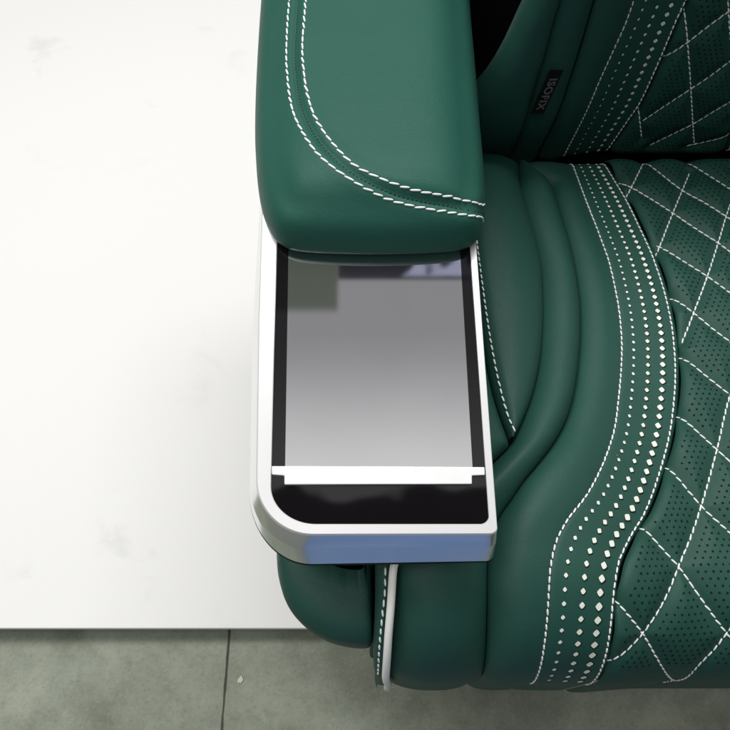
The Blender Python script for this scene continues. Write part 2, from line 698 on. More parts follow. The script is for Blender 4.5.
def unproj(S, pts, off=None):
    """photo pixels -> (X, s) on a base surface"""
    out = []
    for (px, py) in pts:
        d = (S.gpx - px) ** 2 + (S.gpy - py) ** 2
        # the visible (first) layer: prefer small s beyond the roll
        d = d + 4.0 * (S.gs > getattr(S, 'smax_vis', 9)) * 1e3
        i = np.unravel_index(np.argmin(d), d.shape)
        q = np.array([S.gx[i], S.gs[i]])
        for _ in range(12):
            def g(q):
                a, b = proj(S.f(q[0], q[1]))
                return np.array([float(a), float(b)])
            r = g(q) - (px, py)
            if np.hypot(*r) < .02:
                break
            e = 1e-4
            J = np.stack([(g(q + [e, 0]) - g(q - [e, 0])) / (2 * e), (g(q + [0, e]) - g(q - [0, e])) / (2 * e)], 1)
            st = np.linalg.solve(J.T @ J + np.eye(2) * 30, J.T @ r)
            q = q - np.clip(st, -.03, .03)
            q[1] = min(max(q[1], S.s0), getattr(S, 'smax_vis', S.s1))
        out.append(q)
    return np.array(out)


CU, BA = Cushion(), Backrest()
CU.smax_vis = CU.L + CU.RAD * R(96)
prep(CU)
prep(BA)


def edge_curve(S, pts):
    q = unproj(S, [p for p in pts if (158 <= p[1] < 683 if S is CU else p[1] < 141)])
    return Pchip(q[:, 1], q[:, 0])


class Patch:
    """one upholstery panel between two edge curves"""
    def __init__(self, S, XL, XR, s0, s1, hL, rL, hR, rR, dome):
        self.S, self.XL, self.XR, self.s0, self.s1 = S, XL, XR, s0, s1
        self.hL, self.rL, self.hR, self.rR, self.dome = hL, rL, hR, rR, dome

    def offset(self, X, s):
        l, r = self.XL(s), self.XR(s)
        w = np.maximum(r - l, 1e-5)
        u = np.clip((X - l) / w, 0, 1)
        tl = np.clip(u * w / np.minimum(self.rL, w * .6), 0, 1)
        tr = np.clip((1 - u) * w / np.minimum(self.rR, w * .6), 0, 1)
        o = -self.hL * (1 - np.sqrt(np.maximum(0, 1 - (1 - tl) ** 2))) - self.hR * (1 - np.sqrt(np.maximum(0, 1 - (1 - tr) ** 2)))
        k = (1 - .65 * sstep(s, .49, .57)) * (.35 + .65 * sstep(s, .0, .06)) if isinstance(self.S, Cushion) else 1.0
        return k * (o + self.dome * 4 * u * (1 - u) * np.clip(w / .05, 0, 1))

    def point(self, X, s, extra=0.0, flip=False):
        P = self.S.f(X, s)
        N = normal_of(self.S, X, s)
        P = P + N * (self.offset(X, s) + extra)[..., None]
        if flip:
            P = P * [-1, 1, 1] + [2 * self.S.XC, 0, 0]
            N = N * [-1, 1, 1]
        return P, N

    def mesh(self, name, mat, parent, ns=170, nu=30, extra=None, skirtL=0, skirtR=0, flip=False):
        s = np.linspace(self.s0, self.s1, ns)
        # denser samples towards the edges
        k = np.linspace(0, 1, nu)
        u = .5 - .5 * np.cos(k * math.pi)
        u = .6 * u + .4 * k
        SS, UU = np.meshgrid(s, u, indexing='ij')
        l, r = self.XL(SS), self.XR(SS)
        X = l + (r - l) * UU
        ex = extra(X, SS) if extra else np.zeros_like(X)
        P, N = self.point(X, SS, ex)
        down = np.array([0, 0, -1.0]) if isinstance(self.S, Cushion) else np.array([0, .95, -.3])
        cols = [P[:, j] for j in range(nu)]
        if skirtL:
            for q in (.25, .6, 1.0):
                cols.insert(0, P[:, 0] + down * skirtL * q + np.array([1, 0, 0]) * .004 * q)
        if skirtR:
            for q in (.25, .6, 1.0):
                cols.append(P[:, -1] + down * skirtR * q - np.array([1, 0, 0]) * .004 * q)
        P = np.stack(cols, 1)
        nc = P.shape[1]
        V = P.reshape(-1, 3)
        if flip:
            V = V * [-1, 1, 1] + [2 * self.S.XC, 0, 0]
        o = link_mesh(name, V, grid_faces(ns, nc), mat, parent)
        fix_normals(o, self.S.OUT)
        return o

    def trace_pts(self, pts):
        """photo pixels -> (X, s) on the panel, allowing for the panel's own thickness"""
        q = unproj(self.S, pts)
        for _ in range(3):
            P, _n = self.point(q[:, 0], q[:, 1])
            a, b = proj(P)
            base = proj(self.S.f(q[:, 0], q[:, 1]))
            tgt = [(p[0] - (a[i] - base[0][i]), p[1] - (b[i] - base[1][i])) for i, p in enumerate(pts)]
            q = unproj(self.S, tgt)
        return q

    def trace(self, pts, n=200):
        return smooth_line(self.trace_pts(pts), n)


def smooth_line(q, n=200):
    d = np.concatenate(([0], np.cumsum(np.linalg.norm(np.diff(q, axis=0), axis=1))))
    k = np.concatenate(([True], np.diff(d) > 1e-6))
    q, d = q[k], d[k]
    fx, fs = Pchip(d, q[:, 0]), Pchip(d, q[:, 1])
    t = np.linspace(0, d[-1], n)
    return np.stack([fx(t), fs(t)], 1)


# ---------------------------------------------------------------- THE SEAT
seat = empty("car_seat", (XC, 0.35, 0.0))
seat["label"] = "dark green quilted leather car seat with armrest screen, standing on a white board"
seat["category"] = "car seat"
ORG = np.array([XC, 0.35, 0.0])


def grp(name, loc):
    o = empty(name, np.asarray(loc) - ORG, seat)
    return o


def shift(o, wp):
    """meshes are written in world coordinates: move them under a parent standing at wp"""
    o.location = -np.asarray(wp, float)
    return o


# ---- cushion edges, photo pixels
GROOVE1 = [(508, 150), (515, 165), (529, 190), (540, 222), (548, 255), (550.5, 290), (550, 325), (547, 355), (540, 385), (529, 412), (515, 436), (495, 458),
           (470, 482), (440, 508), (415, 532), (399, 552), (393, 570), (391, 600), (388, 640), (386, 672), (386, 681)]
GROOVE2 = [(536, 150), (543, 160), (556, 180), (569, 215), (580, 255), (586, 290), (588, 325), (587, 350), (583, 385), (576, 412), (565, 434), (548, 456), (529, 477), (512, 500), (503, 515),
           (496, 535), (493, 560), (492.5, 603), (490, 653), (485, 690)]
L1 = [(560, 148), (563, 154), (577, 175), (587.5, 203), (600, 235), (611, 267), (618, 300), (622, 335), (622, 364), (619, 400), (615.5, 427), (605.6, 459),
      (587.5, 495), (567, 522), (556, 545), (550.5, 576), (548.5, 612), (544.6, 649), (538, 676), (531, 690)]
L2 = [(594, 148), (598, 155), (612.5, 178.5), (627, 203), (641, 232), (653.5, 260.5), (664, 292.5), (670.5, 321), (674, 349.5), (675, 378), (673.3, 405), (669, 436),
      (657.7, 477), (644, 513), (628, 540), (617, 567), (612.5, 599), (610, 626), (605.7, 653), (597, 676), (588.5, 690)]
BANDEDGE = [(x + 6.0 - 1.5 * (y < 250), y - (1 if y < 300 else 0) + (1.5 if 440 < y < 590 else 0)) for x, y in L2]
SEAMA = [(468, 150), (471, 200), (474, 250), (480, 300), (485.5, 340), (491.5, 372), (500, 405), (509.5, 432)]
STITCHA = [(473.5, 205), (477.5, 248), (481, 275), (485, 305), (490, 338), (495.5, 368), (501, 392), (507.5, 415), (514.5, 433)]

G1 = edge_curve(CU, GROOVE1)
G2 = edge_curve(CU, GROOVE2)
C1 = edge_curve(CU, L1)
C2 = edge_curve(CU, L2)
CE = edge_curve(CU, BANDEDGE)
SA = edge_curve(CU, SEAMA)
s_tip = float(unproj(CU, [(512.5, 436)])[0, 1])
s_pip = float(unproj(CU, [(399, 552)])[0, 1])


def side_left(s):
    return np.minimum(G1(s) - .004, 0.035 + 0 * s) if np.ndim(s) else min(float(G1(s)) - .004, .035)


PA0 = Patch(CU, lambda s: 0.030 + 0 * np.asarray(s, float), lambda s: np.minimum(SA(np.minimum(s, s_tip)), G1(s)), 0.0, s_pip, .02, .02, .011, .014, .003)
PA = Patch(CU, SA, G1, 0.0, s_tip, .009, .011, .014, .045, .004)
PB = Patch(CU, G1, G2, 0.0, CU.s1, .018, .038, .016, .030, .004)
PC = Patch(CU, G2, C1, 0.0, CU.s1, .014, .036, .0012, .004, .003)
PD = Patch(CU, C1, CE, 0.0, CU.s1, .0012, .004, .005, .006, .002)
PE = Patch(CU, CE, lambda s: 2 * CU.XC - CE(s), 0.0, CU.s1, .0065, .012, .0065, .012, 0.0)
q_sd = unproj(CU, [(374.5, 560), (374, 600), (372.5, 640), (371.5, 660), (373, 674)])
SD = Pchip(q_sd[:, 1], q_sd[:, 0])
PS = Patch(CU, SD, lambda s: G1(s) - .0012, s_pip + .006, CU.s1, .016, .012, .004, .004, .0005)

# ---- quilting lines of the insert, photo pixels
QL = [
    [(674, 157), (692, 166), (711.5, 178), (732, 191)],
    [(618, 154), (623, 157), (641.5, 166), (665, 178), (682, 191), (704.5, 203.5), (732, 221)],
    [(615, 182), (620, 184.5), (634.6, 190), (653, 201), (673, 214), (695, 229), (717, 243), (732, 254)],
    [(640, 236), (646, 239), (660, 247), (683.5, 262), (707, 277), (732, 295)],
    [(664, 295.5), (666, 297), (683.5, 306), (700, 319), (712, 329), (732, 344)],
    [(677, 354), (693, 366), (712, 381.5), (732, 397)],
    [(674, 414), (678, 416.5), (698, 433), (716.5, 450), (734, 466)],
    [(660, 469), (664, 472), (687, 490), (700.5, 506), (734, 537)],
    [(640, 526), (644, 529), (660, 547), (678, 567), (696, 592), (714, 617), (738, 648)],
    [(614, 594), (616, 597), (628, 615), (642, 633), (655, 655), (669, 676), (676, 689)],
    [(647, 156), (639, 172), (627.5, 195.5), (625, 200)],
    [(696, 156), (695, 159), (682, 191), (672, 215), (660, 245.5), (653, 258)],
    [(734, 196), (729.6, 206), (718, 243), (707, 277), (691.6, 318), (685, 335), (677, 354)],
    [(737, 378), (729, 398), (716.5, 450), (703, 499), (690, 538), (678, 567), (662, 603), (644, 630.5), (626, 650), (610, 662)],
    [(748, 606), (730, 628), (716, 646), (696, 667), (673, 680), (637, 691)],
]


def lengthen(q, start, end, d):
    """run a line straight on where its photo trace left the surface"""
    if start:
        v = q[0] - q[12]
        v = v / np.linalg.norm(v) * d
        q = np.concatenate([q[0] + v * np.linspace(1, .08, 12)[:, None], q])
    if end:
        v = q[-1] - q[-13]
        v = v / np.linalg.norm(v) * d
        q = np.concatenate([q, q[-1] + v * np.linspace(.08, 1, 12)[:, None]])
    return q[q[:, 1] > .004]


def quilt_line(patch, pts, y0, y1, n):
    """a quilting seam: keep the trace points well on the insert, run straight on to its border"""
    inner = [p for p in pts if y0 <= p[1] < y1]
    q = patch.trace_pts(inner)
    ok = (q[:, 0] - patch.XL(q[:, 1]) > .007) & (patch.XR(q[:, 1]) - q[:, 0] > .004)
    runs = np.split(np.where(ok)[0], np.where(np.diff(np.where(ok)[0]) > 1)[0] + 1)
    best = max(runs, key=len) if len(runs) else []
    if len(best) > 1:
        ok[:] = False
        ok[best] = True
    else:
        ok[:] = True
    st = inner[0] != pts[0] or not ok[0]
    en = inner[-1] != pts[-1] or not ok[-1]
    l = smooth_line(lengthen(smooth_line(q[ok], n), st, en, .030), n + 60)
    l = l[(l[:, 0] > patch.XL(l[:, 1]) - .001)]
    # seams leaving the frame run on to the seat's middle, where their mirror images meet them
    for _ in range(2):
        a, _b = proj(patch.S.f(l[-1, 0], l[-1, 1]))
        v = l[-1] - l[-20]
        if a > 726 and l[-1, 0] < patch.S.XC and v[0] > 0:
            k = (patch.S.XC - l[-1, 0]) / v[0]
            if k * abs(v[1]) < .12:
                l = np.concatenate([l, l[-1] + v * k * np.linspace(.02, 1, 60)[:, None]])
        l = l[::-1]
    return l


lines_q = []      # (X, s)
for pts in QL:
    lines_q.append(quilt_line(PE, pts, 168, 682, 160))
# the hidden half mirrors the seen half: keep only what lies right of the frame
FRAME_X = 733.0


def mirror_lines(S, lines):
    out = []
    for q in lines:
        m = q * [-1, 1] + [2 * S.XC, 0]
        a, _b = proj(S.f(m[:, 0], m[:, 1]))
        idx = np.where(a > FRAME_X)[0]
        for run in np.split(idx, np.where(np.diff(idx) > 1)[0] + 1):
            if len(run) > 8:
                out.append(m[run])
    return out


lines_all = lines_q + mirror_lines(CU, lines_q)


def dist_lines(lines, X, s, sub=3):
    pts = np.concatenate([l[::sub] for l in lines])
    x = X.ravel()
    y = s.ravel()
    d = np.empty(len(x))
    for i in range(0, len(x), 4000):
        dx = x[i:i + 4000, None] - pts[None, :, 0]
        dy = y[i:i + 4000, None] - pts[None, :, 1]
        d[i:i + 4000] = np.sqrt((dx * dx + dy * dy).min(1))
    return d.reshape(X.shape)


def quilt(lines, height, w):
    def g(X, s):
        d = dist_lines(lines, X, s)
        t = np.clip(d / w, 0, 1)
        return height * (1 - (1 - t) ** 2.2) * (1 - .65 * sstep(s, .47, .55))
    return g


def stitches(name, patch, q, parent, wp, pitch, length, width, mat=None, extra=0.0, both=False):
    for flip in ((False, True) if both else (False,)):
        geo = Geo()
        for qq in q:
            P, N = patch.point(qq[:, 0], qq[:, 1], np.full(len(qq), extra), flip=flip)
            stitch_row(geo, P, N, pitch, length, width)
        shift(geo.build(name, mat or M_THREAD, parent), wp)


def perforations(patch, parent, wp, size_k=1.0, name="perforation_row", s_lo=0.02, pit=(.0067, .0099), s_hi=None):
    """three rows of diamond cut-outs along the decorated band (both bands of the pair)"""
    for flip in (False, True):
        for (u, sz) in ((.215, .0031), (.49, .0041), (.765, .0052)):
            gw, gd = Geo(), Geo()
            s = s_lo
            hi = s_hi or (patch.S.L + patch.S.RAD * 1.55)
            while s < hi:
                k = np.clip((s - .06) / .42, 0, 1)
                l, r = float(C_l(patch, s)), float(C_r(patch, s))
                X = l + (r - l) * u
                e = 1e-3
                l2, r2 = float(C_l(patch, s + e)), float(C_r(patch, s + e))
                X2 = l2 + (r2 - l2) * u
                A, N = patch.point(np.array([X, X2]), np.array([s, s + e]), np.zeros(2), flip=flip)
                p, n = A[0], N[0]
                t = A[1] - A[0]
                st = np.linalg.norm(t) / e
                t /= np.linalg.norm(t)
                w = np.cross(n, t)
                w /= np.linalg.norm(w)
                a = sz * (0.72 + .33 * k) * size_k * random.uniform(.94, 1.06)
                # white backing seen through the slot, dark offset rim painting the shade at its edge
                for g, sa, h, dx in ((gd, a * 1.24, .00012, .00038), (gw, a * .97, .00022, -.00005)):
                    ring = []
                    for i in range(12):
                        th = i * math.pi / 6
                        c_, s_ = math.cos(th), math.sin(th)
                        pw = (abs(c_) ** 1.25 + abs(s_) ** 1.25) ** (-1 / 1.25)
                        ring.append(p + n * h + w * (c_ * pw * sa * .53 + dx) + t * (s_ * pw * sa * .58 + dx))
                    ctr = p + n * h + w * dx + t * dx
                    g.add(ring + [ctr], [(i, (i + 1) % 12, 12) for i in range(12)])
                s += (pit[0] + (pit[1] - pit[0]) * k) / st
            o = gw.build(name, M_CUT, parent)
            shift(o, wp)
            o = gd.build("slot_shade", M_HOLE, parent)
            shift(o, wp)


def C_l(patch, s):
    return patch.bandL(s)


def C_r(patch, s):
    return patch.bandR(s)


def holes(patch, lines, parent, wp, quilt_fn, s_lo, s_hi, pitch=.0054, margin=.0052, rad=.00095):
    """small round perforations on a staggered grid inside each quilted diamond"""
    S = patch.S
    rows = int((s_hi - s_lo) / (pitch * .87))
    Xs, Ss = [], []
    for j in range(rows):
        s = s_lo + j * pitch * .87
        l, r = float(patch.XL(s)) + .006, float(patch.XR(s)) - .006
        x = S.XC - .20 + (pitch / 2 if j % 2 else 0)
        while x < S.XC + .2:
            if l < x < r:
                Xs.append(x)
                Ss.append(s)
            x += pitch
    Xs, Ss = np.array(Xs), np.array(Ss)
    d = dist_lines(lines, Xs, Ss, 2)
    k = d > margin
    Xs, Ss = Xs[k], Ss[k]
    P, N = patch.point(Xs, Ss, quilt_fn(Xs, Ss))
    e = 8e-4
    Pu, _ = patch.point(Xs + e, Ss, quilt_fn(Xs + e, Ss))
    Pv, _ = patch.point(Xs, Ss + e, quilt_fn(Xs, Ss + e))
    U = Pu - P
    V = Pv - P
    N2 = np.cross(U, V)
    N2 /= np.linalg.norm(N2, axis=1)[:, None]
    N2 *= np.sign(np.sum(N2 * N, 1))[:, None]
    U /= np.linalg.norm(U, axis=1)[:, None]
    V = np.cross(N2, U)
    geo = Geo()
    for p, n, a, b in zip(P, N2, U, V):
        rr = rad * random.uniform(.9, 1.1)
        geo.add([p + n * .00022 + a * rr * math.cos(i * math.pi / 4) + b * rr * math.sin(i * math.pi / 4) for i in range(8)], [tuple(range(8))])
    o = geo.build("pinhole_pattern", M_HOLE, parent)
    return shift(o, wp)


# ---- cushion parts
WC = np.array([XC, 0.30, 0.44])
cush = grp("seat_cushion", WC)
SIDES = (False, True)
for fl_ in SIDES:
    shift(PA0.mesh("bolster_side", M_LEATHER, cush, nu=16, skirtL=.16, flip=fl_), WC)
    shift(PA.mesh("bolster", M_LEATHER, cush, nu=30, flip=fl_), WC)
    shift(PB.mesh("outer_roll", M_LEATHER, cush, nu=34, flip=fl_), WC)
    shift(PC.mesh("inner_roll", M_LEATHER, cush, nu=30, flip=fl_), WC)
    shift(PD.mesh("decorated_band", M_LEATHER, cush, nu=26, skirtR=.012, flip=fl_), WC)
    shift(PS.mesh("side_panel", M_LEATHER, cush, ns=90, nu=14, skirtL=.16, flip=fl_), WC)
QC = quilt(lines_all, .0062, .021)
shift(PE.mesh("quilted_insert", M_INSERT, cush, ns=330, nu=210, extra=QC), WC)
PD.bandL, PD.bandR = C1, C2
sq = np.linspace(0.004, CU.L + CU.RAD * 1.75, 320)
q1 = np.stack([C1(sq), sq], 1)
q2 = np.stack([C2(sq) - .0002, sq], 1)
stitches("band_stitching", PC, [q1 - [.0006, 0]], cush, WC, pitch=.0057, length=.0050, width=.0015, both=True, extra=.0004)
stitches("band_stitching", PD, [q2], cush, WC, pitch=.0055, length=.0046, width=.0015, both=True, extra=.0003)
for ll in [lines_q] + [[l] for l in lines_all[len(lines_q):]]:
    stitches("quilt_stitching", PE, ll, cush, WC, pitch=.0064, length=.0058, width=.0015, extra=.0006)
qa = PA.trace(STITCHA, 160)
stitches("bolster_stitching", PA, [qa], cush, WC, pitch=.0066, length=.0050, width=.0015, both=True, extra=.0005)
perforations(PD, cush, WC)
holes(PE, lines_all, cush, WC, QC, .012, CU.L + CU.RAD * 1.2)
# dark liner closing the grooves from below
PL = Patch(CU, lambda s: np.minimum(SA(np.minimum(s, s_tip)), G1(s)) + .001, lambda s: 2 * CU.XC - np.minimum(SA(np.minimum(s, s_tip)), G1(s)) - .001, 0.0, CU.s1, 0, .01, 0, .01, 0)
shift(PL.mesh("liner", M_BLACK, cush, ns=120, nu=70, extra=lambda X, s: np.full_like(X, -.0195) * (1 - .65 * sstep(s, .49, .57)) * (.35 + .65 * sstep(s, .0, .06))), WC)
# white piping down the front corner
for fl_ in SIDES:
    g = Geo()
    sp_ = np.linspace(s_pip - .03, CU.s1 - .02, 80)
    P, N = PB.point(G1(sp_), sp_, np.maximum(0, -PB.offset(G1(sp_), sp_)) + .0022, flip=fl_)
    tube(g, P, .0029)
    shift(g.build("piping", M_PIPING, cush), WC)
qs = PS.trace([(385.5, 566), (385, 590), (383, 610), (380.5, 635), (379, 655), (378, 674)], 120)
stitches("side_stitching", PS, [qs], cush, WC, pitch=.0068, length=.0052, width=.0015, both=True, extra=.0006)

# ---- backrest
BP1L = [(536, -20), (530, 0), (519, 25), (505, 55), (490, 80), (476, 97), (462, 110), (450, 125), (440, 150)]
BP12 = [(567, -20), (562, 0), (553, 30), (545, 60), (537, 85), (530, 110), (523, 130), (517, 150)]
BP23 = [(606, -20), (600, 0), (585, 50), (570, 95), (560, 120), (549, 150)]
BL1 = [(643, -20), (634.6, 0), (627, 21), (612.5, 53.4), (598, 85.5), (584, 117.5), (570, 142.5), (565, 152)]
BL2 = [(697, -20), (685.5, 0), (673, 27), (659, 60.5), (641, 100), (627, 121), (612.5, 141), (605, 152)]
B0, B12, B23, BC1, BC2 = [edge_curve(BA, p) for p in (BP1L, BP12, BP23, BL1, BL2)]


def BCE(s):
    return BC2(s) + .004


PP1 = Patch(BA, B0, B12, 0, BA.s1, .02, .03, .004, .012, .004)
PP2 = Patch(BA, B12, B23, 0, BA.s1, .012, .015, .010, .02, .003)
PP3 = Patch(BA, B23, BC1, 0, BA.s1, .006, .02, .0012, .004, .003)
PPD = Patch(BA, BC1, BCE, 0, BA.s1, .0012, .004, .005, .006, .002)
PPE = Patch(BA, BCE, lambda s: 2 * BA.XC - BCE(s), 0, BA.s1, .008, .016, .008, .016, 0)
WB = np.array([XC, 0.57, 0.40])
back = grp("backrest", WB)
for fl_ in SIDES:
    shift(PP1.mesh("back_bolster", M_LEATHER, back, ns=90, nu=24, flip=fl_), WB)
    shift(PP2.mesh("outer_roll", M_LEATHER, back, ns=90, nu=20, flip=fl_), WB)
    shift(PP3.mesh("inner_roll", M_LEATHER, back, ns=90, nu=20, flip=fl_), WB)
    shift(PPD.mesh("decorated_band", M_LEATHER, back, ns=90, nu=20, skirtR=.01, flip=fl_), WB)
BQ = [
    [(655, 64), (661.6, 60), (686, 43), (708, 26), (734, 7)],
    [(642, 120.5), (664, 106), (690, 89), (708, 77), (734, 57.5)],
    [(659, 140), (676, 132), (692, 124), (712, 112), (734, 99)],
    [(708, 143), (716, 138.9), (722, 137), (734, 132)],
    [(682, 8), (683.5, 16), (687, 37), (690, 77), (692, 110), (693, 126), (694, 139)],
    [(633, 104), (636.5, 110), (640, 123), (641.5, 137)],
    [(727, -12), (729, 20), (733, 70), (735, 120), (736, 150)],
    [(686, -4), (712, -24), (734, -42)],
]
bl = [quilt_line(PPE, pp, -99, 139, 120) for pp in BQ]
ball = bl + mirror_lines(BA, bl)
QB = quilt(ball, .005, .02)
shift(PPE.mesh("quilted_insert", M_INSERT, back, ns=170, nu=150, extra=QB), WB)
PPD.bandL, PPD.bandR = BC1, BC2
sq = np.linspace(0.004, BA.s1, 260)
stitches("band_stitching", PP3, [np.stack([BC1(sq) - .0006, sq], 1)], back, WB, pitch=.0057, length=.0050, width=.0015, both=True, extra=.0004)
stitches("band_stitching", PPD, [np.stack([BC2(sq), sq], 1)], back, WB, pitch=.0055, length=.0046, width=.0015, both=True, extra=.0003)
for ll in [bl] + [[l] for l in ball[len(bl):]]:
    stitches("quilt_stitching", PPE, ll, back, WB, pitch=.0064, length=.0058, width=.0015, extra=.0006)
perforations(PPD, back, WB, s_hi=BA.s1, pit=(.0085, .0092))
holes(PPE, ball, back, WB, QB, .02, .30)

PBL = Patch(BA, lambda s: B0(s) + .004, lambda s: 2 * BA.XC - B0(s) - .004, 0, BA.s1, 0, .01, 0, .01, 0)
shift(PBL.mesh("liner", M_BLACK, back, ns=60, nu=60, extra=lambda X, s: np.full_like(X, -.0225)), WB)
# shell behind the leather, and the base the seat stands on
def rounded_box(name, lo, hi, mat, parent, wp, bev=.012):
    x0, y0, z0 = lo
    x1, y1, z1 = hi
    vs = [(x0, y0, z0), (x1, y0, z0), (x1, y1, z0), (x0, y1, z0), (x0, y0, z1), (x1, y0, z1), (x1, y1, z1), (x0, y1, z1)]
    fs = [(3, 2, 1, 0), (4, 5, 6, 7), (0, 1, 5, 4), (1, 2, 6, 5), (2, 3, 7, 6), (3, 0, 4, 7)]
    o = link_mesh(name, vs, fs, mat, parent, smooth=False)
    m_ = o.modifiers.new("edge", 'BEVEL')
    m_.width = bev
    m_.segments = 3
    return shift(o, wp)


rounded_box("back_shell", (.088, .655, .30), (2 * XC - .088, .76, .84), M_BLACK, back, WB)
rounded_box("lower_shell", (.10, .600, .20), (2 * XC - .10, .655, .42), M_BLACK, back, WB)
WS = np.array([XC, .35, 0])
base = grp("seat_base", WS)
rounded_box("base_box", (.06, .20, .0), (2 * XC - .06, .60, .335), M_BLACK, base, WS)

# ---- woven tag with the child-seat lettering on the backrest
WT = WB
ctr = BA.f(0.0, 0.0)
tp = unproj(BA, [(550.5, 67), (533.5, 110)])
Pt, Nt = PP2.point(tp[:, 0] + .0015, tp[:, 1], np.array([.004, .004]))
axis = Pt[1] - Pt[0]
tl = np.linalg.norm(axis)
axis /= tl
# across the tag: screen-right of the downward run
nrm = Nt.mean(0)
nrm /= np.linalg.norm(nrm)
acr = np.cross(axis, nrm)
acr /= np.linalg.norm(acr)
if acr[0] < 0:
    acr = -acr
nrm2 = np.cross(acr, axis)
if np.dot(nrm2, nrm) < 0:
    nrm2 = -nrm2
tw = .0132
o0 = Pt[0] + nrm2 * .003
tv = []
for (a, b, h) in [(-.003, -tw / 2, 0), (-.003, tw / 2, .0012), (tl, tw / 2, .0012), (tl, -tw / 2, 0)]:
    tv.append(o0 + axis * a + acr * b + nrm2 * h)
tv += [v - nrm2 * .0008 for v in tv]
tag_o = link_mesh("strap_tag", tv, [(0, 1, 2, 3), (7, 6, 5, 4), (0, 4, 5, 1), (1, 5, 6, 2), (2, 6, 7, 3), (3, 7, 4, 0)], M_TAG, back, smooth=False)
shift(tag_o, WB)


def text_mesh(name, body, size, mat):
    cu = bpy.data.curves.new(name, 'FONT')
    cu.body = body
    cu.size = size
    cu.extrude = .00012
    cu.align_x = 'CENTER'
    cu.align_y = 'CENTER'
    cu.offset = .00025
    cu.space_character = 1.12
    tmp = bpy.data.objects.new("tmp", cu)
    scene.collection.objects.link(tmp)
    dg = bpy.context.evaluated_depsgraph_get()
    me = bpy.data.meshes.new_from_object(tmp.evaluated_get(dg))
    bpy.data.objects.remove(tmp)
    me.materials.clear()
    me.materials.append(mat)
    o = bpy.data.objects.new(name, me)
    scene.collection.objects.link(o)
    return o


from mathutils import Matrix, Vector
tx = text_mesh("tag_lettering", "ISOFIX", .0112, M_TAGTEXT)
# reading direction runs down the tag; letter tops face right (acr)
xax = Vector(axis)
yax = Vector(acr)
zax = xax.cross(yax)
if zax.dot(Vector(nrm2)) < 0:
    yax = -yax
    zax = -zax
org = Vector(o0 + axis * (tl * .50) + nrm2 * .0012)
mt = Matrix((xax, yax, zax)).transposed().to_4x4()
tx.data.transform(Matrix.Translation(org) @ mt)
tx.parent = back
shift(tx, WB)

# ---------------------------------------------------------------- armrest pad
WP = np.array([0.0, .35, .62])
PADZ = .590
pad_px = [(284, -150), (266, -60), (262, 0), (259.5, 35), (257.5, 70), (256, 105), (255.5, 140), (256.5, 165), (258.5, 190), (262, 210), (266.5, 224), (273, 236), (281, 243.5), (292, 248),
          (310, 250.5), (340, 252), (380, 252.5), (420, 251.5), (445, 250), (463, 247.5), (473, 243.5), (479.5, 236), (483, 224), (484.6, 208), (484.3, 190), (482, 160), (478.5, 120), (475, 75), (471, 30), (469, 0), (465, -60), (447, -150)]
pad_top = [at_z(px, py, PADZ)[:2] for px, py in pad_px]


def resample(pts, n, closed=True):
    pts = np.asarray(pts, float)
    if closed:
        pts = np.concatenate([pts, pts[:1]])
    # Catmull-Rom densify
    m = len(pts) - 1
    dense = []
    for i in range(m):
        p0 = pts[(i - 1) % m] if closed else pts[max(i - 1, 0)]
        p1, p2 = pts[i], pts[i + 1]
        p3 = pts[(i + 2) % m] if closed else pts[min(i + 2, m)]
        t = np.linspace(0, 1, 16, endpoint=False)[:, None]
        # centripetal-ish: limit tangents to the segment length
        d = np.linalg.norm(p2 - p1)
        def tan(a, b):
            v = b - a
            L_ = np.linalg.norm(v)
            return v / L_ * d if L_ > 0 else v
        m1, m2 = tan(p0, p2), tan(p1, p3)
        dense.append((2 * t ** 3 - 3 * t ** 2 + 1) * p1 + (t ** 3 - 2 * t ** 2 + t) * m1 + (-2 * t ** 3 + 3 * t ** 2) * p2 + (t ** 3 - t ** 2) * m2)
    dense = np.concatenate(dense)
    if not closed:
        dense = np.concatenate([dense, pts[-1:]])
    loop = np.concatenate([dense, dense[:1]]) if closed else dense
    L_ = np.concatenate(([0], np.cumsum(np.linalg.norm(np.diff(loop, axis=0), axis=1))))
    q = np.linspace(0, L_[-1], n, endpoint=not closed)
    return np.stack([np.interp(q, L_, loop[:, k]) for k in range(pts.shape[1])], 1)


pad_outline = resample(pad_top, 360)


def poly_dist(P, poly):
    A = poly
    B = np.roll(poly, -1, 0)
    out = np.full(len(P), 9.0)
    AB = B - A
    l2 = (AB ** 2).sum(1)
    for i in range(0, len(P), 3000):
        p = P[i:i + 3000, None]
        t = np.clip(((p - A[None]) * AB[None]).sum(2) / l2, 0, 1)
        out[i:i + 3000] = np.linalg.norm(p - (A[None] + t[..., None] * AB[None]), axis=2).min(1)
    return out


PAD_OUT = [(290, -6), (288, 18), (287, 36), (286.5, 55), (287, 71), (291.6, 107), (302, 132), (320, 157), (347, 178), (382, 197.6), (418, 208), (453.6, 214), (462, 215.4), (470, 216.5), (477, 217.4), (482, 218), (484.3, 218.3)]
PAD_IN = [(306, -6), (304.5, 18), (303, 36), (302.5, 50), (303, 64), (307.6, 96), (316.6, 121), (332.6, 144), (354, 165.5), (382.5, 180), (418, 191.6), (453.6, 198.7), (462, 200.7), (470, 202.4), (477, 203.8), (482, 204.8), (484.5, 205.2)]
PAD_MID = [((a[0] + b[0]) / 2 + (0.8), (a[1] + b[1]) / 2 - .5) for a, b in zip(PAD_OUT, PAD_IN)]
RP = .042
groove_xy = None


def pad_raw(d):
    t = np.clip(d / RP, 0, 1)
    return RP * .92 * np.sqrt(np.maximum(0, 1 - (1 - t) ** 2))


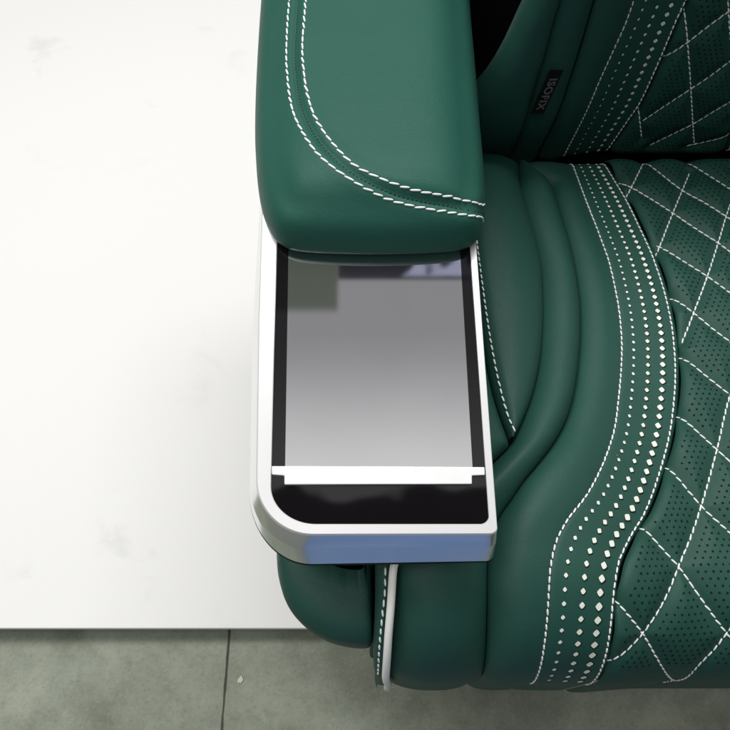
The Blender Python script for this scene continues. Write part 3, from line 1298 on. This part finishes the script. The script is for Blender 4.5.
# the same roll, softened so that no ridge runs in from the corners
GS = .0015
gx0, gy0 = pad_outline.min(0) - .03
gnx, gny = [int(v / GS) for v in (pad_outline.max(0) - pad_outline.min(0) + .06)]


def soft_grid():
    X, Y = np.meshgrid(gx0 + GS * np.arange(gnx), gy0 + GS * np.arange(gny), indexing='ij')
    P = np.stack([X.ravel(), Y.ravel()], 1)
    Z = pad_raw(poly_dist(P, pad_outline) * point_in(P, pad_outline)).reshape(X.shape)
    k = np.exp(-.5 * (np.arange(-14, 15) / 5.0) ** 2)
    k /= k.sum()
    for _ in range(2):
        Z = np.apply_along_axis(lambda r: np.convolve(np.pad(r, 14, mode='edge'), k, 'valid'), 0, Z)
        Z = np.apply_along_axis(lambda r: np.convolve(np.pad(r, 14, mode='edge'), k, 'valid'), 1, Z)
    return Z


PAD_GRID = None


def pad_blur(XY):
    global PAD_GRID
    if PAD_GRID is None:
        PAD_GRID = soft_grid()
    a = np.clip((XY[:, 0] - gx0) / GS, 0, gnx - 2.001)
    b = np.clip((XY[:, 1] - gy0) / GS, 0, gny - 2.001)
    i, j = a.astype(int), b.astype(int)
    a, b = a - i, b - j
    Z = PAD_GRID
    return Z[i, j] * (1 - a) * (1 - b) + Z[i + 1, j] * a * (1 - b) + Z[i, j + 1] * (1 - a) * b + Z[i + 1, j + 1] * a * b


def pad_height(XY):
    d = poly_dist(XY, pad_outline)
    z = pad_raw(d)
    w = sstep(d, .002, .020)
    z = z * (1 - w) + w * pad_blur(XY) + .004 * (1 - ((XY[:, 0] - .003) / .08) ** 2) * sstep(d, 0, .03)
    if groove_xy is not None:
        g = np.full(len(XY), 9.0)
        for i in range(0, len(XY), 3000):
            g[i:i + 3000] = np.linalg.norm(XY[i:i + 3000, None] - groove_xy[None], axis=2).min(1)
        z = z - .0022 * np.exp(-(g / .0022) ** 2) + .0009 * np.exp(-((g - .006) / .005) ** 2)
    return PADZ + z


def point_in(P, poly):
    x, y = P[:, 0], P[:, 1]
    c = np.zeros(len(P), bool)
    a = poly[-1]
    for b in poly:
        if a[1] != b[1]:
            k = ((b[1] > y) != (a[1] > y)) & (x < (a[0] - b[0]) * (y - b[1]) / (a[1] - b[1]) + b[0])
            c ^= k
        a = b
    return c


def pad_hit(px, py):
    d = ray(px, py)
    zz = np.linspace(PADZ + RP + .012, PADZ - .002, 500)
    P = CAM + d * ((zz - CAM[2]) / d[2])[:, None]
    from_in = point_in(P[:, :2], pad_outline)
    hit = from_in & (P[:, 2] <= pad_height(P[:, :2]))
    i = int(np.argmax(hit)) if hit.any() else int(np.argmin(np.where(from_in, P[:, 2] - pad_height(P[:, :2]), 9)))
    return P[i]


def pad_line(pts, n=240, ext=True):
    q = np.array([pad_hit(*p) for p in pts])[:, :2]
    e = q[0] + (q[0] - q[1]) / np.linalg.norm(q[0] - q[1]) * .12
    q = np.concatenate([e[None], q])
    return resample(q, n, closed=False)


def pad_normals(XY, e=5e-4):
    zx = (pad_height(XY + [e, 0]) - pad_height(XY - [e, 0])) / (2 * e)
    zy = (pad_height(XY + [0, e]) - pad_height(XY - [0, e])) / (2 * e)
    n = np.stack([-zx, -zy, np.ones(len(XY))], 1)
    n /= np.linalg.norm(n, axis=1)[:, None]
    return n


lo_, li_ = pad_line(PAD_OUT), pad_line(PAD_IN)
groove_xy = pad_line(PAD_MID, 400)
# spine: the pad's long middle line
ymin, ymax = pad_outline[:, 1].min(), pad_outline[:, 1].max()
spx = pad_outline[:, 0].mean()
spine = np.stack([np.full(360, spx), np.clip(pad_outline[:, 1], ymin + .065, ymax - .065)], 1)
nt = 70
tt = np.linspace(0, 1, nt)
tt = 1 - (1 - tt) ** .5 if False else tt ** 1.7
rows = []
for t in tt:
    XY = pad_outline * (1 - t) + spine * t
    rows.append(np.concatenate([XY, pad_height(XY)[:, None]], 1))
# underside: the roll carries on below the outline
under = []
for a in np.linspace(85, 8, 10):
    cen = spine - pad_outline
    L_ = np.linalg.norm(cen, axis=1)[:, None]
    XY = pad_outline + cen / L_ * (.016 * (1 - math.sin(R(a))))
    under.append(np.concatenate([XY, np.full((360, 1), PADZ - .010 * math.cos(R(a)))], 1))
allr = under[::-1] + rows
V = np.concatenate(allr)
pad = link_mesh("armrest_pad", V - WP, grid_faces(len(allr), 360, True), M_PAD, seat)
pad.location = WP - ORG
fix_normals(pad, (0, .35, 3))
for nm, ln in (("seam_stitching", lo_), ("seam_stitching", li_)):
    geo = Geo()
    P = np.concatenate([ln, pad_height(ln)[:, None]], 1)
    stitch_row(geo, P, pad_normals(ln), .0072, .0069, .0015, lift=.10, skew=.14, jitter=.12)
    shift(geo.build(nm, M_THREAD, pad), WP)
geo = Geo()
P = np.concatenate([groove_xy, pad_height(groove_xy)[:, None] + .0002], 1)
stitch_row(geo, P, pad_normals(groove_xy), .0030, .0022, .0011)
shift(geo.build("joining_thread", M_GREY_THREAD, pad), WP)

# ---------------------------------------------------------------- screen console
CS = R(10)                                      # slopes down towards the front
CP = np.array([0, .09, .545])
CN = np.array([0, -math.sin(CS), math.cos(CS)])


def on_con(px, py, down=0.0):
    return on_plane(px, py, CP - CN * down, CN)


def arc(a, corner, b, n):
    """quarter ellipse from a to b around a corner point"""
    a, c, b = map(np.asarray, (a, corner, b))
    th = np.linspace(0, math.pi / 2, n)[:, None]
    cen = a + b - c
    return cen + (a - cen) * np.cos(th) + (b - cen) * np.sin(th)


def ring_px(TL, mid, c0, cc, c1, b0, bc, b1, TR):
    left = np.concatenate([np.linspace(TL, mid, 10, endpoint=False), np.linspace(mid, c0, 10, endpoint=False)])
    bottom = np.linspace(c1, b0, 22)[1:-1]
    right = np.linspace(b1, TR, 22)[1:]
    return np.concatenate([left, arc(c0, cc, c1, 26), bottom, arc(b0, bc, b1, 10), right])


ring_in = ring_px((277.5, 235), (274, 355), (271, 486), (271, 524), (316, 524), (481, 524), (489, 523), (488.6, 516), (469, 235))
ring_t = ring_px((262, 212), (258.5, 330), (256.5, 478), (255.5, 534.5), (313, 534.5), (490, 534), (498, 533.5), (497.3, 528), (475.5, 235))
ring_c = ring_px((259.5, 212), (252.6, 330), (249.8, 485), (249.5, 548.5), (306, 548.5), (490, 547), (496.5, 546.5), (496, 541), (474, 235))
ring_b = ring_px((260.5, 212), (252.6, 330), (249.2, 490), (249, 564), (312, 564), (486, 561), (493, 560.5), (493, 556), (471, 235))
WK = CP.copy()
con = grp("screen_console", WK)


def ring3(px, down, ext=.07):
    P = np.array([on_con(a, b, down) for a, b in px])
    # carry the arms on under the pad
    tdir = np.array([0, math.cos(CS), math.sin(CS)])
    P = np.concatenate([[P[0] + tdir * ext], P, [P[-1] + tdir * ext]])
    return P


rg = [ring3(ring_in, .0035), ring3(ring_in, .0004), None, None, ring3(ring_t, 0.0), None, None, ring3(ring_c, .011), None, ring3(ring_b, .028)]
a, b = rg[1], rg[4]
n_in = (b - a)
rg[2] = a + n_in * .05 + CN * .0004
rg[3] = a + n_in * .93 + CN * .0004
a, b = rg[4], rg[7]
rg[5] = a + (b - a) * .10 - CN * .0001
rg[6] = a + (b - a) * .92 + CN * .0004
a, b = rg[7], rg[9]
rg[8] = a + (b - a) * .10
# a rounded lower edge turning under the frame
last = rg[9]
cen = last.mean(0)
inward = (cen - last)
inward /= np.linalg.norm(inward, axis=1)[:, None]
rg.append(last + inward * .004 - CN * .004)
for nm, rr_, mt_ in (("frame", rg[:6], M_SILVER), ("bevel_trim", rg[5:], M_CHROME)):
    fr = link_mesh(nm, np.concatenate(rr_), grid_faces(len(rr_), len(rr_[0])), mt_, con, autosmooth=22)
    fix_normals(fr, (0, .2, 3))
    shift(fr, WK)
# dark tray under the frame
tr = [last + inward * .0015 - CN * .0040, last - inward * .0010 - CN * .0070, last + inward * .0015 - CN * .0115, last + inward * .008 - CN * .0135, last + inward * .02 - CN * .0145]
lip = link_mesh("lower_tray", np.concatenate(tr), grid_faces(5, len(last)) + [tuple(range(4 * len(last), 5 * len(last)))], M_DARKRUBBER, con)
fix_normals(lip, (0, -1, .6))
shift(lip, WK)


def panel(name, poly3, thick, mat, parent, wp, bev=.0004):
    """a flat plate with the given outline (on top), thick along -CN"""
    n = len(poly3)
    V = np.concatenate([poly3, poly3 - CN * thick])
    f = [tuple(range(n)), tuple(range(2 * n - 1, n - 1, -1))] + [(i, i + n, (i + 1) % n + n, (i + 1) % n) for i in range(n)]
    o = link_mesh(name, V, f, mat, parent, smooth=False)
    me = o.data
    if me.polygons[0].normal.dot(Vector(CN)) < 0:
        me.flip_normals()
    if bev:
        m_ = o.modifiers.new("edge", 'BEVEL')
        m_.width = bev
        m_.segments = 2
        m_.limit_method = 'ANGLE'
    return shift(o, wp)


tdir = np.array([0, math.cos(CS), math.sin(CS)])
gp = np.array([on_con(a, b, .0012) for a, b in ring_in])
gp = gp + (gp.mean(0) - gp) * -.006
gp = np.concatenate([[gp[0] + tdir * .04], gp, [gp[-1] + tdir * .04]])
panel("cover_glass", gp, .002, M_GLASS, con, WK, 0)
dp = np.array([on_con(a, b, .0009) for a, b in [(288.6, 240), (285, 476), (473, 476), (459.5, 240)]])
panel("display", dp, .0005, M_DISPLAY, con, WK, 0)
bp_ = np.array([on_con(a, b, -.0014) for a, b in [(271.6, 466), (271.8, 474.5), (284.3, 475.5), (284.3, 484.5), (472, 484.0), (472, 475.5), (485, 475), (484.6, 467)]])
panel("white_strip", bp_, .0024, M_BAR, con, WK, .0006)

# body carrying the console: leather shroud in front, dark box behind
body_px = [(277.5, 545), (278, 566), (279.5, 580), (284, 597), (291, 611), (301, 623), (315, 633.5), (331, 641), (348, 645), (362, 646.2), (370, 645), (372.5, 640), (373, 620), (373, 545)]
bz = .425
bo = np.array([at_z(a, b, bz)[:2] for a, b in body_px])
bo = resample(bo, 90, closed=False)
bo = np.concatenate([[[bo[0, 0], .46]], bo, [[bo[-1, 0], .46]]])
cxy = np.array([bo[:, 0].mean(), .30])
rows = []
for z, ins in [(.452, .050), (.4515, .030), (.448, .012), (.442, .005), (.435, .001), (.425, 0), (.405, .001), (.38, .003), (.35, .006), (.31, .014), (.27, .024), (.25, .032)]:
    dirv = cxy - bo
    dirv /= np.linalg.norm(dirv, axis=1)[:, None]
    XY = bo + dirv * ins
    rows.append(np.concatenate([XY, np.full((len(bo), 1), z)], 1))
sh = link_mesh("arm_shroud", np.concatenate(rows), grid_faces(len(rows), len(bo), True) + [tuple(range(len(bo)))], M_LEATHER, con)
fix_normals(sh, (-.3, -.6, 1.2))
shift(sh, WK)
rounded_box("arm_body", (-.062, .20, .30), (.060, .66, .4965), M_BLACK, con, WK, .012)
rounded_box("arm_neck", (-.050, .36, .497), (.052, .66, .585), M_BLACK, con, WK, .006)

gy = at_z(374, 634, .40)[1]
rounded_box("gap_block", (at_z(371, 600, .40)[0], gy, .20), (.040, .45, .405), M_BLACK, con, WK, .004)  # black block added to keep the gap beside the shroud dark
